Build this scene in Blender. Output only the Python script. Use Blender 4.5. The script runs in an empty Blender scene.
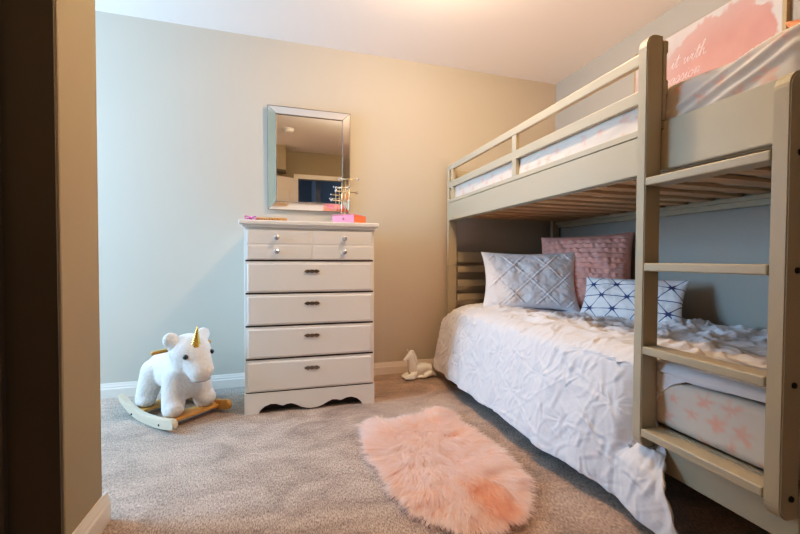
import bpy, bmesh, math, random
import numpy as np
from mathutils import Vector, Matrix, Euler
from math import sin, cos, pi, radians, sqrt, atan2
C = bpy.context.scene.collection
rng = np.random.default_rng(7)
random.seed(7)

# ------------------------------------------------------------------ materials
def mat(name, col, rough=0.6, metal=0.0, spec=0.5, bump=None, noise=None, sheen=0.0, attr=None, emit=None, coat=0.0):
    m = bpy.data.materials.new(name); m.use_nodes = True
    nt = m.node_tree; N = nt.nodes; L = nt.links
    b = N['Principled BSDF']
    b.inputs['Base Color'].default_value = (*col, 1)
    b.inputs['Roughness'].default_value = rough
    b.inputs['Metallic'].default_value = metal
    b.inputs['Specular IOR Level'].default_value = spec
    if sheen:
        b.inputs['Sheen Weight'].default_value = sheen
        b.inputs['Sheen Roughness'].default_value = .6
    if coat:
        b.inputs['Coat Weight'].default_value = coat
    tc = N.new('ShaderNodeTexCoord')
    src = None
    if attr:
        a = N.new('ShaderNodeAttribute'); a.attribute_name = attr; src = a.outputs['Color']
    if noise:                                     # (scale, amount, detail)
        n = N.new('ShaderNodeTexNoise'); n.inputs['Scale'].default_value = noise[0]; n.inputs['Detail'].default_value = noise[2]
        L.new(tc.outputs['Object'], n.inputs['Vector'])
        mr = N.new('ShaderNodeMapRange'); mr.inputs['From Min'].default_value = .3; mr.inputs['From Max'].default_value = .7
        mr.inputs['To Min'].default_value = 1 - noise[1]; mr.inputs['To Max'].default_value = 1 + noise[1]
        L.new(n.outputs['Fac'], mr.inputs['Value'])
        mx = N.new('ShaderNodeVectorMath'); mx.operation = 'SCALE'
        if src: L.new(src, mx.inputs[0])
        else: mx.inputs[0].default_value = col
        L.new(mr.outputs['Result'], mx.inputs['Scale']); src = mx.outputs['Vector']
    if src: L.new(src, b.inputs['Base Color'])
    if bump:                                      # (scale, strength, distance, detail)
        n = N.new('ShaderNodeTexNoise'); n.inputs['Scale'].default_value = bump[0]; n.inputs['Detail'].default_value = bump[3] if len(bump) > 3 else 3
        L.new(tc.outputs['Object'], n.inputs['Vector'])
        bp = N.new('ShaderNodeBump'); bp.inputs['Strength'].default_value = bump[1]; bp.inputs['Distance'].default_value = bump[2]
        L.new(n.outputs['Fac'], bp.inputs['Height']); L.new(bp.outputs['Normal'], b.inputs['Normal'])
    if emit:
        b.inputs['Emission Color'].default_value = (*emit[0], 1); b.inputs['Emission Strength'].default_value = emit[1]
    return m

def wood_mat(name, c1, c2, scale=6, axis=0, rough=.5):
    m = mat(name, c1, rough)
    nt = m.node_tree; N = nt.nodes; L = nt.links
    tc = N.new('ShaderNodeTexCoord'); mp = N.new('ShaderNodeMapping')
    s = [scale * 6] * 3; s[axis] = scale * .5; mp.inputs['Scale'].default_value = s
    n = N.new('ShaderNodeTexNoise'); n.inputs['Scale'].default_value = 1; n.inputs['Detail'].default_value = 4; n.inputs['Distortion'].default_value = .6
    cr = N.new('ShaderNodeValToRGB'); cr.color_ramp.elements[0].position = .3; cr.color_ramp.elements[1].position = .7
    cr.color_ramp.elements[0].color = (*c1, 1); cr.color_ramp.elements[1].color = (*c2, 1)
    L.new(tc.outputs['Object'], mp.inputs['Vector']); L.new(mp.outputs['Vector'], n.inputs['Vector'])
    L.new(n.outputs['Fac'], cr.inputs['Fac']); L.new(cr.outputs['Color'], N['Principled BSDF'].inputs['Base Color'])
    return m

def carpet_mat():
    m = mat('carpet', (.4, .35, .31), .95, spec=.1)
    nt = m.node_tree; N = nt.nodes; L = nt.links; b = N['Principled BSDF']
    tc = N.new('ShaderNodeTexCoord')
    n1 = N.new('ShaderNodeTexNoise'); n1.inputs['Scale'].default_value = 1; n1.inputs['Detail'].default_value = 3; n1.inputs['Distortion'].default_value = .5
    m1 = N.new('ShaderNodeMapping'); m1.inputs['Scale'].default_value = (260, 80, 90); m1.inputs['Rotation'].default_value = (0, 0, .12)
    n2 = N.new('ShaderNodeTexNoise'); n2.inputs['Scale'].default_value = 3.2; n2.inputs['Detail'].default_value = 5; n2.inputs['Distortion'].default_value = 1.6
    mp = N.new('ShaderNodeMapping'); mp.inputs['Rotation'].default_value = (0, 0, .5); mp.inputs['Scale'].default_value = (1, 1.7, 1)
    L.new(tc.outputs['Object'], m1.inputs['Vector']); L.new(m1.outputs['Vector'], n1.inputs['Vector']); L.new(tc.outputs['Object'], mp.inputs['Vector']); L.new(mp.outputs['Vector'], n2.inputs['Vector'])
    cr = N.new('ShaderNodeValToRGB'); e = cr.color_ramp.elements
    e[0].position = .28; e[0].color = (.25, .195, .158, 1); e[1].position = .70; e[1].color = (.79, .65, .545, 1)
    L.new(n1.outputs['Fac'], cr.inputs['Fac'])
    mr = N.new('ShaderNodeMapRange'); mr.inputs['From Min'].default_value = .30; mr.inputs['From Max'].default_value = .62
    mr.inputs['To Min'].default_value = .70; mr.inputs['To Max'].default_value = 1.08
    L.new(n2.outputs['Fac'], mr.inputs['Value'])
    vm = N.new('ShaderNodeVectorMath'); vm.operation = 'SCALE'
    L.new(cr.outputs['Color'], vm.inputs[0]); L.new(mr.outputs['Result'], vm.inputs['Scale']); L.new(vm.outputs['Vector'], b.inputs['Base Color'])
    bp = N.new('ShaderNodeBump'); bp.inputs['Strength'].default_value = .8; bp.inputs['Distance'].default_value = .012
    L.new(n1.outputs['Fac'], bp.inputs['Height']); L.new(bp.outputs['Normal'], b.inputs['Normal'])
    b.inputs['Sheen Weight'].default_value = .2
    return m

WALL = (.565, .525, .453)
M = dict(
    walls=mat('dimmed_wall_paint', (.385, .35, .26), .7, spec=.25, bump=(220, .08, .002)),  # darkened to carry weak lamplight on the closet wall; reused behind the camera
    wallr=mat('dimmed_right_wall_paint', (.43, .41, .355), .7, spec=.25, bump=(220, .08, .002), noise=(1.5, .015, 2)),  # wall colour toned down in place of dimmer lamplight on the right wall
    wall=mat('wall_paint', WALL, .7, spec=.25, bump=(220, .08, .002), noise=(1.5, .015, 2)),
    ceil=mat('ceiling_paint', (.88, .82, .77), .9, spec=.1, bump=(160, .15, .004)),
    trimw=mat('white_trim', (.76, .72, .66), .4),
    dark=mat('shaded_wall_face', (.085, .070, .045), .6, noise=(2, .1, 2)),  # shade of the unlit closet face, put into the colour
    darker=mat('shaded_jamb', (.12, .10, .075), .6),  # dark tone carries the shade on this unlit side
    hall=mat('hall_wall', (.22, .25, .30), .8),
    carpet=carpet_mat(),
    bed=mat('greige_bed_paint', (.465, .43, .325), .38, bump=(40, .03, .001)),
    slat=wood_mat('pine_slat', (.52, .36, .20), (.70, .54, .36), 5, 0, .6),
    dresser=mat('white_dresser_lacquer', (.83, .80, .765), .38, bump=(60, .02, .001)),
    gap=mat('dresser_gap', (.06, .045, .035), .8),
    pewter=mat('pewter_pull', (.32, .29, .26), .35, 1.0),
    crystal=mat('smoky_crystal', (.50, .50, .51), .12, .35, coat=1),
    mirror=mat('mirror_glass', (.86, .87, .86), .012, 1.0),
    bevel=mat('mirror_bevel', (.88, .86, .82), .10, 1.0),
    backing=mat('mirror_backing', (.3, .29, .27), .5, .6),
    gold=mat('gold_metal', (.85, .58, .18), .25, 1.0),
    champagne=mat('champagne_metal', (.80, .68, .48), .3, 1.0),
    pinkbox=mat('pink_lacquer', (.85, .27, .40), .45),
    orangebox=mat('coral_lacquer', (.90, .25, .13), .45),
    magenta=mat('magenta_ribbon', (.85, .22, .75), .5),
    tan=mat('tan_bead', (.60, .36, .18), .5),
    sheet=mat('printed_sheet', (.8, .76, .7), .85, attr='Col', bump=(300, .1, .002)),
    duvet=mat('white_pintuck_cotton', (.74, .74, .76), .8, sheen=.1, bump=(90, .22, .005, 4)),
    sham=mat('white_pintuck_sham', (.87, .87, .90), .8, bump=(90, .2, .004, 4)),
    pinkp=mat('dusty_pink_cotton', (.77, .45, .38), .85, bump=(120, .3, .004, 4)),
    lumbar=mat('lattice_print_cotton', (.8, .8, .8), .8, attr='Col', bump=(200, .1, .002)),
    peach=mat('peach_cotton', (.88, .38, .22), .8, bump=(120, .2, .003)),
    fur=mat('pink_fur', (.9, .6, .5), .7, attr='Col', spec=.05),
    furb=mat('pink_fur_backing', (.72, .42, .33), .9),
    plush=mat('white_plush', (.84, .81, .79), .95, spec=.1, sheen=.4, bump=(120, .8, .008, 4), noise=(60, .05, 3)),
    blackeye=mat('black_glass_eye', (.01, .01, .012), .08, coat=1),
    seam=mat('plush_seam', (.5, .46, .45), .9),
    rockw=wood_mat('pale_birch', (.62, .50, .36), (.74, .64, .50), 4, 0, .5),
    rocko=wood_mat('amber_pine', (.56, .29, .08), (.70, .42, .15), 4, 1, .45),
    porcelain=mat('white_porcelain', (.88, .86, .82), .12, coat=1),
    canvas=mat('painted_canvas', (.8, .8, .8), .8, attr='Col', bump=(300, .1, .001)),
    frame=wood_mat('light_oak_frame', (.40, .30, .17), (.50, .39, .24), 5, 2, .5),
    ink=mat('white_ink', (.86, .74, .70), .7),
    bolt=mat('dark_bolt', (.05, .045, .04), .35, .8),
    plastic=mat('white_plastic', (.85, .83, .78), .4),
)
g = bpy.data.materials.new('window_glass'); g.use_nodes = True
b = g.node_tree.nodes['Principled BSDF']; b.inputs['Transmission Weight'].default_value = 1; b.inputs['Roughness'].default_value = 0; b.inputs['IOR'].default_value = 1.02
M['glass'] = g
nt = M['fur'].node_tree; pb_ = nt.nodes['Principled BSDF']; at_ = [n for n in nt.nodes if n.type == 'ATTRIBUTE'][0]
tr_ = nt.nodes.new('ShaderNodeBsdfTranslucent'); mx_ = nt.nodes.new('ShaderNodeMixShader'); mx_.inputs[0].default_value = .5
nt.links.new(at_.outputs['Color'], tr_.inputs['Color']); nt.links.new(pb_.outputs[0], mx_.inputs[1]); nt.links.new(tr_.outputs[0], mx_.inputs[2])
nt.links.new(mx_.outputs[0], nt.nodes['Material Output'].inputs['Surface'])

# ------------------------------------------------------------------ builders
def new_empty(name, loc=(0, 0, 0), rot=(0, 0, 0)):
    o = bpy.data.objects.new(name, None); C.objects.link(o); o.location = loc; o.rotation_euler = rot
    o.empty_display_size = .1
    return o
def tag(o, label=None, cat=None, group=None, kind=None):
    if label: o['label'] = label
    if cat: o['category'] = cat
    if group: o['group'] = group
    if kind: o['kind'] = kind
    return o
def link(name, me, m, parent=None, smooth=False, off=None):
    if off is not None: me.transform(Matrix.Translation(-Vector(off)))
    if m: me.materials.append(m)
    if smooth:
        for p in me.polygons: p.use_smooth = True
    o = bpy.data.objects.new(name, me); C.objects.link(o)
    if parent: o.parent = parent
    return o
def obj(name, bm, m, parent=None, smooth=False, off=None):
    me = bpy.data.meshes.new(name); bm.normal_update(); bm.to_mesh(me); bm.free()
    return link(name, me, m, parent, smooth, off)
def bx(bm, x0, x1, y0, y1, z0, z1, bev=0.0, seg=2, mtx=None):
    r = bmesh.ops.create_cube(bm, size=1)
    vs = r['verts']
    for v in vs: v.co = Vector((x0 + (v.co.x + .5) * (x1 - x0), y0 + (v.co.y + .5) * (y1 - y0), z0 + (v.co.z + .5) * (z1 - z0)))
    if bev > 0:
        es = list({e for v in vs for e in v.link_edges})
        rb = bmesh.ops.bevel(bm, geom=es, offset=bev, segments=seg, affect='EDGES', profile=.5)
        vs = list({v for f in rb['faces'] for v in f.verts} | {v for v in vs if v.is_valid})
    if mtx is not None:
        for v in vs: v.co = mtx @ v.co
    return bm
def box(*a, **k):
    return bx(bmesh.new(), *a, **k)
def prism(pts, axis, a0, a1, bev=0, bm=None):
    """polygon pts in the plane across axis, extruded from a0 to a1"""
    bm = bm or bmesh.new()
    def co(p, a):
        if axis == 'x': return (a, p[0], p[1])
        if axis == 'y': return (p[0], a, p[1])
        return (p[0], p[1], a)
    A = [bm.verts.new(co(p, a0)) for p in pts]; B = [bm.verts.new(co(p, a1)) for p in pts]
    fs = [bm.faces.new(A), bm.faces.new(B[::-1])]; n = len(pts)
    for i in range(n): fs.append(bm.faces.new((A[i], B[i], B[(i + 1) % n], A[(i + 1) % n])))
    bmesh.ops.recalc_face_normals(bm, faces=fs)
    if bev:
        es = list({e for f in fs[:2] for e in f.edges})
        bmesh.ops.bevel(bm, geom=es, offset=bev, segments=2, affect='EDGES')
    return bm
def tube(bm, pts, rad, n=8, caps=True):
    pts = [Vector(p) for p in pts]; rad = rad if hasattr(rad, '__len__') else [rad] * len(pts)
    rings = []; up = None
    for i, p in enumerate(pts):
        t = (pts[min(i + 1, len(pts) - 1)] - pts[max(i - 1, 0)]).normalized()
        if up is None: up = t.orthogonal().normalized()
        up = (up - t * up.dot(t)).normalized(); s = t.cross(up)
        rings.append([bm.verts.new(p + (up * cos(2 * pi * k / n) + s * sin(2 * pi * k / n)) * rad[i]) for k in range(n)])
    for a, b_ in zip(rings, rings[1:]):
        for k in range(n): bm.faces.new((a[k], a[(k + 1) % n], b_[(k + 1) % n], b_[k]))
    if caps: bm.faces.new(rings[0][::-1]); bm.faces.new(rings[-1])
    return bm
def lathe(bm, prof, n=20, mtx=None):
    rings = []
    for r, z in prof:
        rings.append([bm.verts.new((r * cos(2 * pi * k / n), r * sin(2 * pi * k / n), z)) for k in range(n)])
    for a, b_ in zip(rings, rings[1:]):
        for k in range(n): bm.faces.new((a[k], a[(k + 1) % n], b_[(k + 1) % n], b_[k]))
    bm.faces.new(rings[0][::-1]); bm.faces.new(rings[-1])
    if mtx is not None:
        for r in rings:
            for v in r: v.co = mtx @ v.co
    return bm
def ball(bm, c, r, u=14, v=9, scale=(1, 1, 1), rot=None):
    mt = Matrix.Translation(c) @ (rot.to_matrix().to_4x4() if rot else Matrix()) @ Matrix.Diagonal((*scale, 1))
    bmesh.ops.create_uvsphere(bm, u_segments=u, v_segments=v, radius=r, matrix=mt)
    return bm
def grid_mesh(name, V, cols=None, closed_u=False):
    """V: (nu,nv,3) array -> mesh"""
    nu, nv = V.shape[:2]
    idx = np.arange(nu * nv).reshape(nu, nv)
    if closed_u: idx = np.vstack([idx, idx[:1]])
    F = np.stack([idx[:-1, :-1], idx[1:, :-1], idx[1:, 1:], idx[:-1, 1:]], -1).reshape(-1, 4)
    me = bpy.data.meshes.new(name)
    me.from_pydata(V.reshape(-1, 3).tolist(), [], F.tolist()); me.update()
    if cols is not None: set_cols(me, cols.reshape(-1, 3))
    return me
def set_cols(me, c):
    a = me.color_attributes.new('Col', 'FLOAT_COLOR', 'POINT')
    a.data.foreach_set('color', np.hstack([c, np.ones((len(c), 1))]).astype(np.float32).ravel())
def capsules(caps, res=10):
    """overlapping tapered capsules and ellipsoids -> bmesh; ('c',p,q,r0,r1) or ('e',center,(rx,ry,rz),euler)"""
    bm = bmesh.new()
    for c in caps:
        if c[0] == 'e':
            ball(bm, c[1], 1, 20, 14, c[2], Euler(c[3]) if len(c) > 3 else None)
        else:
            p, q = Vector(c[1]), Vector(c[2]); n = 7; pts = []; rr = []
            d = (q - p); Ld = max(d.length, 1e-6); d = d / Ld
            for k in range(6):
                a = pi / 2 * (1 - k / 6); pts.append(p - d * c[3] * sin(a)); rr.append(max(c[3] * cos(a), .0008))
            for k in range(n + 1): pts.append(p + (q - p) * k / n); rr.append(c[3] + (c[4] - c[3]) * k / n)
            for k in range(1, 7):
                a = pi / 2 * k / 6; pts.append(q + d * c[4] * sin(a)); rr.append(max(c[4] * cos(a), .0008))
            tube(bm, pts, rr, 16)
    return bm
def organic(name, caps, m, parent, voxel=.006, smooth=8, factor=.5):
    """one continuous surface grown round a skeleton of tapered limbs"""
    bm = capsules(caps); me = bpy.data.meshes.new(name + '_raw'); bm.to_mesh(me); bm.free()
    o = bpy.data.objects.new(name + '_raw', me); C.objects.link(o)
    r = o.modifiers.new('r', 'REMESH'); r.mode = 'VOXEL'; r.voxel_size = voxel
    s = o.modifiers.new('s', 'SMOOTH'); s.factor = factor; s.iterations = smooth
    dg = bpy.context.evaluated_depsgraph_get(); dg.update()
    me2 = bpy.data.meshes.new_from_object(o.evaluated_get(dg)); me2.name = name
    bpy.data.objects.remove(o); bpy.data.meshes.remove(me)
    me2.materials.clear()
    return link(name, me2, m, parent, True)

# value noise
def _h(i, j, k, s):
    n = (i * 374761393 + j * 668265263 + k * 1274126177 + s * 974634777) & 0xffffffff
    n = ((n ^ (n >> 13)) * 1274126177) & 0xffffffff
    return ((n ^ (n >> 16)) & 0xffff) / 65535.0
def vnoise(x, y, z=0.0, seed=0):
    x, y, z = np.broadcast_arrays(np.asarray(x, float), np.asarray(y, float), np.asarray(z, float))
    i, j, k = np.floor(x).astype(np.int64), np.floor(y).astype(np.int64), np.floor(z).astype(np.int64)
    f, g_, h = x - i, y - j, z - k
    f, g_, h = [t * t * t * (t * (6 * t - 15) + 10) for t in (f, g_, h)]
    r = 0
    for a in (0, 1):
        for b_ in (0, 1):
            for c in (0, 1):
                w = (f if a else 1 - f) * (g_ if b_ else 1 - g_) * (h if c else 1 - h)
                r = r + w * _h(i + a, j + b_, k + c, seed)
    return r * 2 - 1
def fbm(x, y, z=0.0, seed=0, o=4):
    r = 0; a = 1.0; f = 1.0
    for q in range(o): r = r + a * vnoise(x * f, y * f, np.asarray(z) * f, seed + q); a *= .5; f *= 2.03
    return r
def sstep(a, b_, x):
    t = np.clip((x - a) / (b_ - a), 0, 1); return t * t * (3 - 2 * t)
def grid_normals(V):
    du = np.gradient(V, axis=0); dv = np.gradient(V, axis=1)
    n = np.cross(du, dv); return n / (np.linalg.norm(n, axis=-1, keepdims=True) + 1e-12)

# ------------------------------------------------------------------ room shell
YB, XR, H = 2.814, 2.254, 2.446
XL, YF = -2.7, -.55
def struct(name, bm, m, smooth=False):
    o = obj(name, bm, m, None, smooth); o['kind'] = 'structure'; return o
struct('floor', box(XL - .1, XR + .1, -2.6, YB + .1, -.1, 0), M['carpet'])
struct('ceiling', box(XL - .1, XR + .1, -2.6, YB + .1, H, H + .1), M['ceil'])
struct('wall_back', box(XL - .1, XR + .1, YB, YB + .1, 0, H), M['wall'])
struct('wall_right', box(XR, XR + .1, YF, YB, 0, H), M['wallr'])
bm = bmesh.new()                                            # left wall with the window opening
WY0, WY1, WZ0, WZ1 = 1.62, 2.68, .75, 2.12
bx(bm, XL - .1, XL, 1.475, WY0, 0, H); bx(bm, XL - .1, XL, WY1, YB, 0, H)
bx(bm, XL - .1, XL, WY0, WY1, 0, WZ0); bx(bm, XL - .1, XL, WY0, WY1, WZ1, H)
struct('wall_left', bm, M['wall'])
SX, SY0, SY1 = -.61, 1.255, 1.475
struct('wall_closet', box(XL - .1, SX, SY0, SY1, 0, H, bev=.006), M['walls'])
struct('shade_panel', box(-1.6, -.613, SY0 - .012, SY0 - .0005, 0, H), M['dark'])  # added dark sheet over the wall face, standing in for its shade
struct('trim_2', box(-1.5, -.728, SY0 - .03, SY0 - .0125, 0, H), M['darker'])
# entry side wall (left of the camera) and the wall behind the camera with its doorway
DX0, DX1, DZ = .12, .86, 2.03
bm = bmesh.new()
bx(bm, -1.55, DX0, YF - .1, YF, 0, H); bx(bm, DX1, XR, YF - .1, YF, 0, H); bx(bm, DX0, DX1, YF - .1, YF, DZ, H)
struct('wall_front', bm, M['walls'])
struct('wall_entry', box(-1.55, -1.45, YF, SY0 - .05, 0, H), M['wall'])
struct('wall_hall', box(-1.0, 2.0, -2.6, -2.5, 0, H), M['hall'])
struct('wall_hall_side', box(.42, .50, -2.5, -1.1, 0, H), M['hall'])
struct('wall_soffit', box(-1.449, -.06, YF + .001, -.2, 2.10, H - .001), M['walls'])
bm = bmesh.new()
bx(bm, DX0 - .07, DX0, YF, YF + .018, 0, DZ + .07, .004); bx(bm, DX1, DX1 + .07, YF, YF + .018, 0, DZ + .07, .004); bx(bm, DX0, DX1, YF, YF + .018, DZ, DZ + .07, .004)
struct('trim_3', bm, M['trimw'])
# baseboards with a stepped profile
def baseboard(name, a, b_, nrm, hgt=.092):
    a, b_, nrm = Vector((*a, 0)), Vector((*b_, 0)), Vector((*nrm, 0))
    prof = [(0, 0), (.016, 0), (.016, hgt * .62), (.012, hgt * .70), (.012, hgt * .78), (.009, hgt * .86), (.006, hgt), (0, hgt)]
    bm = bmesh.new()
    A = [bm.verts.new(a + nrm * p + Vector((0, 0, z))) for p, z in prof]; B = [bm.verts.new(b_ + nrm * p + Vector((0, 0, z))) for p, z in prof]
    n = len(prof)
    for i in range(n): bm.faces.new((A[i], B[i], B[(i + 1) % n], A[(i + 1) % n]))
    bm.faces.new(A); bm.faces.new(B[::-1]); bmesh.ops.recalc_face_normals(bm, faces=bm.faces)
    return struct(name, bm, M['trimw'])
baseboard('baseboard_back', (XL, YB), (XR, YB), (0, -1))
baseboard('baseboard_right', (XR, YF), (XR, YB - .02), (-1, 0))
baseboard('baseboard_closet', (SX, SY0), (SX, SY1 + .016), (1, 0), .10)
baseboard('baseboard_alcove', (XL, SY1), (SX, SY1), (0, 1), .10)
# window in the left wall
w = struct('window_1', box(XL - .06, XL - .052, WY0, WY1, WZ0, WZ1), M['glass'])
bm = bmesh.new()
for (a, b_, c, d) in ((WY0 - .07, WY0, WZ0 - .07, WZ1 + .07), (WY1, WY1 + .07, WZ0 - .07, WZ1 + .07), (WY0, WY1, WZ1, WZ1 + .07), (WY0, WY1, WZ0 - .07, WZ0)):
    bx(bm, XL, XL + .018, a, b_, c, d, .003)
bx(bm, XL - .08, XL - .03, (WY0 + WY1) / 2 - .02, (WY0 + WY1) / 2 + .02, WZ0, WZ1)
obj('window_frame', bm, M['trimw'], w)
# door leaf standing open behind the camera (seen in the mirror)
dr = new_empty('door_1', (.10, -.50, 0), (0, 0, radians(148))); dr['kind'] = 'structure'
obj('door_leaf', box(0, .70, -.018, .018, .012, 2.02, .003), M['trimw'], dr)
bm = bmesh.new()
for z0, z1 in ((.2, .9), (1.05, 1.85)):
    for s in (-1, 1):
        for (a, b_, c, d) in ((.12, .58, z0, z0 + .02), (.12, .58, z1 - .02, z1), (.12, .14, z0 + .02, z1 - .02), (.56, .58, z0 + .02, z1 - .02)):
            bx(bm, a, b_, s * .0185 - .004, s * .0185 + .004, c, d)
obj('door_panel_moulding', bm, M['trimw'], dr)
bm = bmesh.new(); ball(bm, (.64, .055, .95), .026); ball(bm, (.64, -.055, .95), .026); tube(bm, [(.64, -.05, .95), (.64, .05, .95)], .01)
obj('door_knob', bm, M['pewter'], dr, True)

# ------------------------------------------------------------------ dresser
DRX, DRY, DRR = .123, 2.285, radians(-1.3)
dres = new_empty('dresser', (DRX, DRY, 0), (0, 0, DRR))
tag(dres, 'tall white five-drawer chest with scalloped base against the back wall', 'dresser')
hw, dd = .378, .50                       # local: front face y=0, back y=dd
obj('carcass', box(-hw, hw, .004, dd, .11, 1.082, .004), M['dresser'], dres)
bm = bmesh.new(); bx(bm, -hw - .025, hw + .025, -.03, dd, 1.092, 1.118, .007, 3); bx(bm, -hw - .010, hw + .010, -.014, dd, 1.078, 1.095, .004)
obj('dresser_top', bm, M['dresser'], dres)
# scalloped plinth front + side plinths
half = [(.36, .0), (.302, .0), (.292, .020), (.268, .040), (.235, .052), (.205, .050), (.180, .040), (.165, .037), (.145, .044), (.12, .046), (.095, .036), (.06, .018), (.03, .009), (0, .006)]
pts = [(-hw, 0)] + [(-x, z) for x, z in half[1:]] + [(x, z) for x, z in half[-2:0:-1]] + [(hw, 0), (hw, .119), (-hw, .119)]
bm = prism(pts, 'y', -.012, .012)
bx(bm, -hw, -hw + .02, .012, dd, 0, .11); bx(bm, hw - .02, hw, .012, dd, 0, .11)
obj('scalloped_base', bm, M['dresser'], dres)
obj('inner_shadow_board', box(-hw + .02, hw - .02, .03, .035, .005, .11), M['gap'], dres)
zs = [(.124, .310), (.319, .502), (.511, .692), (.701, .882)]
def front(z0, z1):
    """drawer front with a soft routed edge"""
    bm = bmesh.new(); bx(bm, -hw + .010, hw - .010, -.004, .02, z0, z1, .002)
    bx(bm, -hw + .018, hw - .018, -.014, 0, z0 + .006, z1 - .012, .008, 3)
    return bm
def pull(z):
    bm = bmesh.new()                       # centre cup
    lathe(bm, [(.0005, -.012), (.010, -.012), (.015, -.018), (.013, -.027), (.008, -.032), (.0005, -.033)], 14, Matrix.Translation((0, -.002, z)) @ Matrix.Rotation(-pi / 2, 4, 'X') @ Matrix.Diagonal((1, 1, -1, 1)))
    return bm
def pull_plate(z):
    o = [(.046, 0), (.036, .007), (.024, .011), (.014, .006), (.008, .009), (0, .010)]
    P = o + [(-a, c) for a, c in o[-2::-1]] + [(-a, -c) for a, c in o[1:]] + [(a, -c) for a, c in o[-2:0:-1]]
    return prism([(a, z + c) for a, c in P], 'y', -.0205, -.0135)
for z0, z1 in zs:
    dw = obj('drawer', front(z0, z1), M['dresser'], dres)
    obj('pull_plate', pull_plate((z0 + z1) / 2 + .033), M['pewter'], dw); obj('pull_knob', pull((z0 + z1) / 2 + .033), M['crystal'], dw, True)
bm = bmesh.new(); bx(bm, -hw + .010, hw - .010, -.004, .02, .891, 1.068, .002)
for a, b_ in ((-hw + .016, -.003), (.003, hw - .016)):
    for c, d in ((.895, .977), (.982, 1.064)): bx(bm, a, b_, -.013, 0, c, d, .005, 2)
bx(bm, -.004, .004, -.0115, 0, .895, 1.064); bx(bm, -hw + .016, hw - .016, -.0115, 0, .975, .984)
dw = obj('drawer', bm, M['dresser'], dres)
for x in (-.198, .191):
    for z in (.94, 1.020):
        bm = bmesh.new()
        lathe(bm, [(.0005, .010), (.0075, .010), (.006, .018), (.012, .022), (.0155, .028), (.014, .036), (.008, .040), (.0005, .041)], 16, Matrix.Translation((x, 0, z)) @ Matrix.Rotation(pi / 2, 4, 'X'))
        obj('drawer_knob', bm, M['crystal'], dw)
bm = bmesh.new()
for z in (.1215, .3145, .5065, .6965, .8865): bx(bm, -hw + .008, hw - .008, -.002, .0038, z - .0045, z + .0045)
obj('drawer_gap_rails', bm, M['gap'], dres)

# ------------------------------------------------------------------ wall mirror
MT = radians(1.0)
mir = new_empty('wall_mirror', (.137, 2.806, 1.246), (MT, 0, 0))
tag(mir, 'rectangular wall mirror in a wide silvery mirrored frame above the white dresser', 'mirror')
mw, mh, fr = .288, .722, .056
def quad_strip(o0, o1, i0, i1, yo, yi, yb):
    """one mitred frame bar: outer edge o0-o1 (proud by yo), inner edge i0-i1 (proud by yi)"""
    bm = bmesh.new()
    A = [bm.verts.new((o0[0], yo, o0[1])), bm.verts.new((o1[0], yo, o1[1])), bm.verts.new((i1[0], yi, i1[1])), bm.verts.new((i0[0], yi, i0[1]))]
    B = [bm.verts.new((v.co.x, yb, v.co.z)) for v in A]
    bm.faces.new(A); bm.faces.new(B[::-1])
    for k in range(4): bm.faces.new((A[k], B[k], B[(k + 1) % 4], A[(k + 1) % 4]))
    bmesh.ops.recalc_face_normals(bm, faces=bm.faces)
    bmesh.ops.bevel(bm, geom=list(A[0].link_edges) + [], offset=.0005, affect='EDGES')
    return bm
o_ = [(-mw, 0), (mw, 0), (mw, mh), (-mw, mh)]
i_ = [(-mw + fr, fr), (mw - fr, fr), (mw - fr, mh - fr), (-mw + fr, mh - fr)]
for k in range(4):
    obj('frame_bar', quad_strip(o_[k], o_[(k + 1) % 4], i_[k], i_[(k + 1) % 4], -.020, -.032, -.004), M['bevel'], mir)
obj('mirror_pane', box(-mw + fr, mw - fr, -.024, -.006, fr, mh - fr), M['mirror'], mir)
obj('backing', box(-mw + .004, mw - .004, -.004, 0, .004, mh - .004), M['backing'], mir)
bm = bmesh.new()
for k in range(4):
    a, b_ = i_[k], i_[(k + 1) % 4]
    tube(bm, [(a[0], -.032, a[1]), (b_[0], -.032, b_[1])], .0028, 6)
    tube(bm, [(o_[k][0], -.020, o_[k][1]), (o_[(k + 1) % 4][0], -.020, o_[(k + 1) % 4][1])], .0028, 6)
    tube(bm, [(o_[k][0], -.020, o_[k][1]), (a[0], -.032, a[1])], .0022, 6)
obj('frame_edge_beading', bm, M['backing'], mir)

# ------------------------------------------------------------------ things on the dresser
TZ = 1.118
bxo = new_empty('jewellery_box', (.385, 2.335, TZ + .0005), (0, 0, radians(-40)))
tag(bxo, 'small pink and coral jewellery box on the right end of the white dresser top', 'box')
obj('box_body', box(-.165, 0, .003, .150, 0, .058, .002), M['orangebox'], bxo)
fp_ = obj('box_drawer', box(-.163, -.002, -.001, .0028, .002, .056, .0008), M['pinkbox'], bxo)
bm = bmesh.new(); ball(bm, (-.08, -.005, .034), .006); obj('box_knob', bm, M['pewter'], fp_, True)
obj('box_lid', box(-.166, .001, -.002, .151, .0582, .062, .001), M['pinkbox'], bxo)

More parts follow.
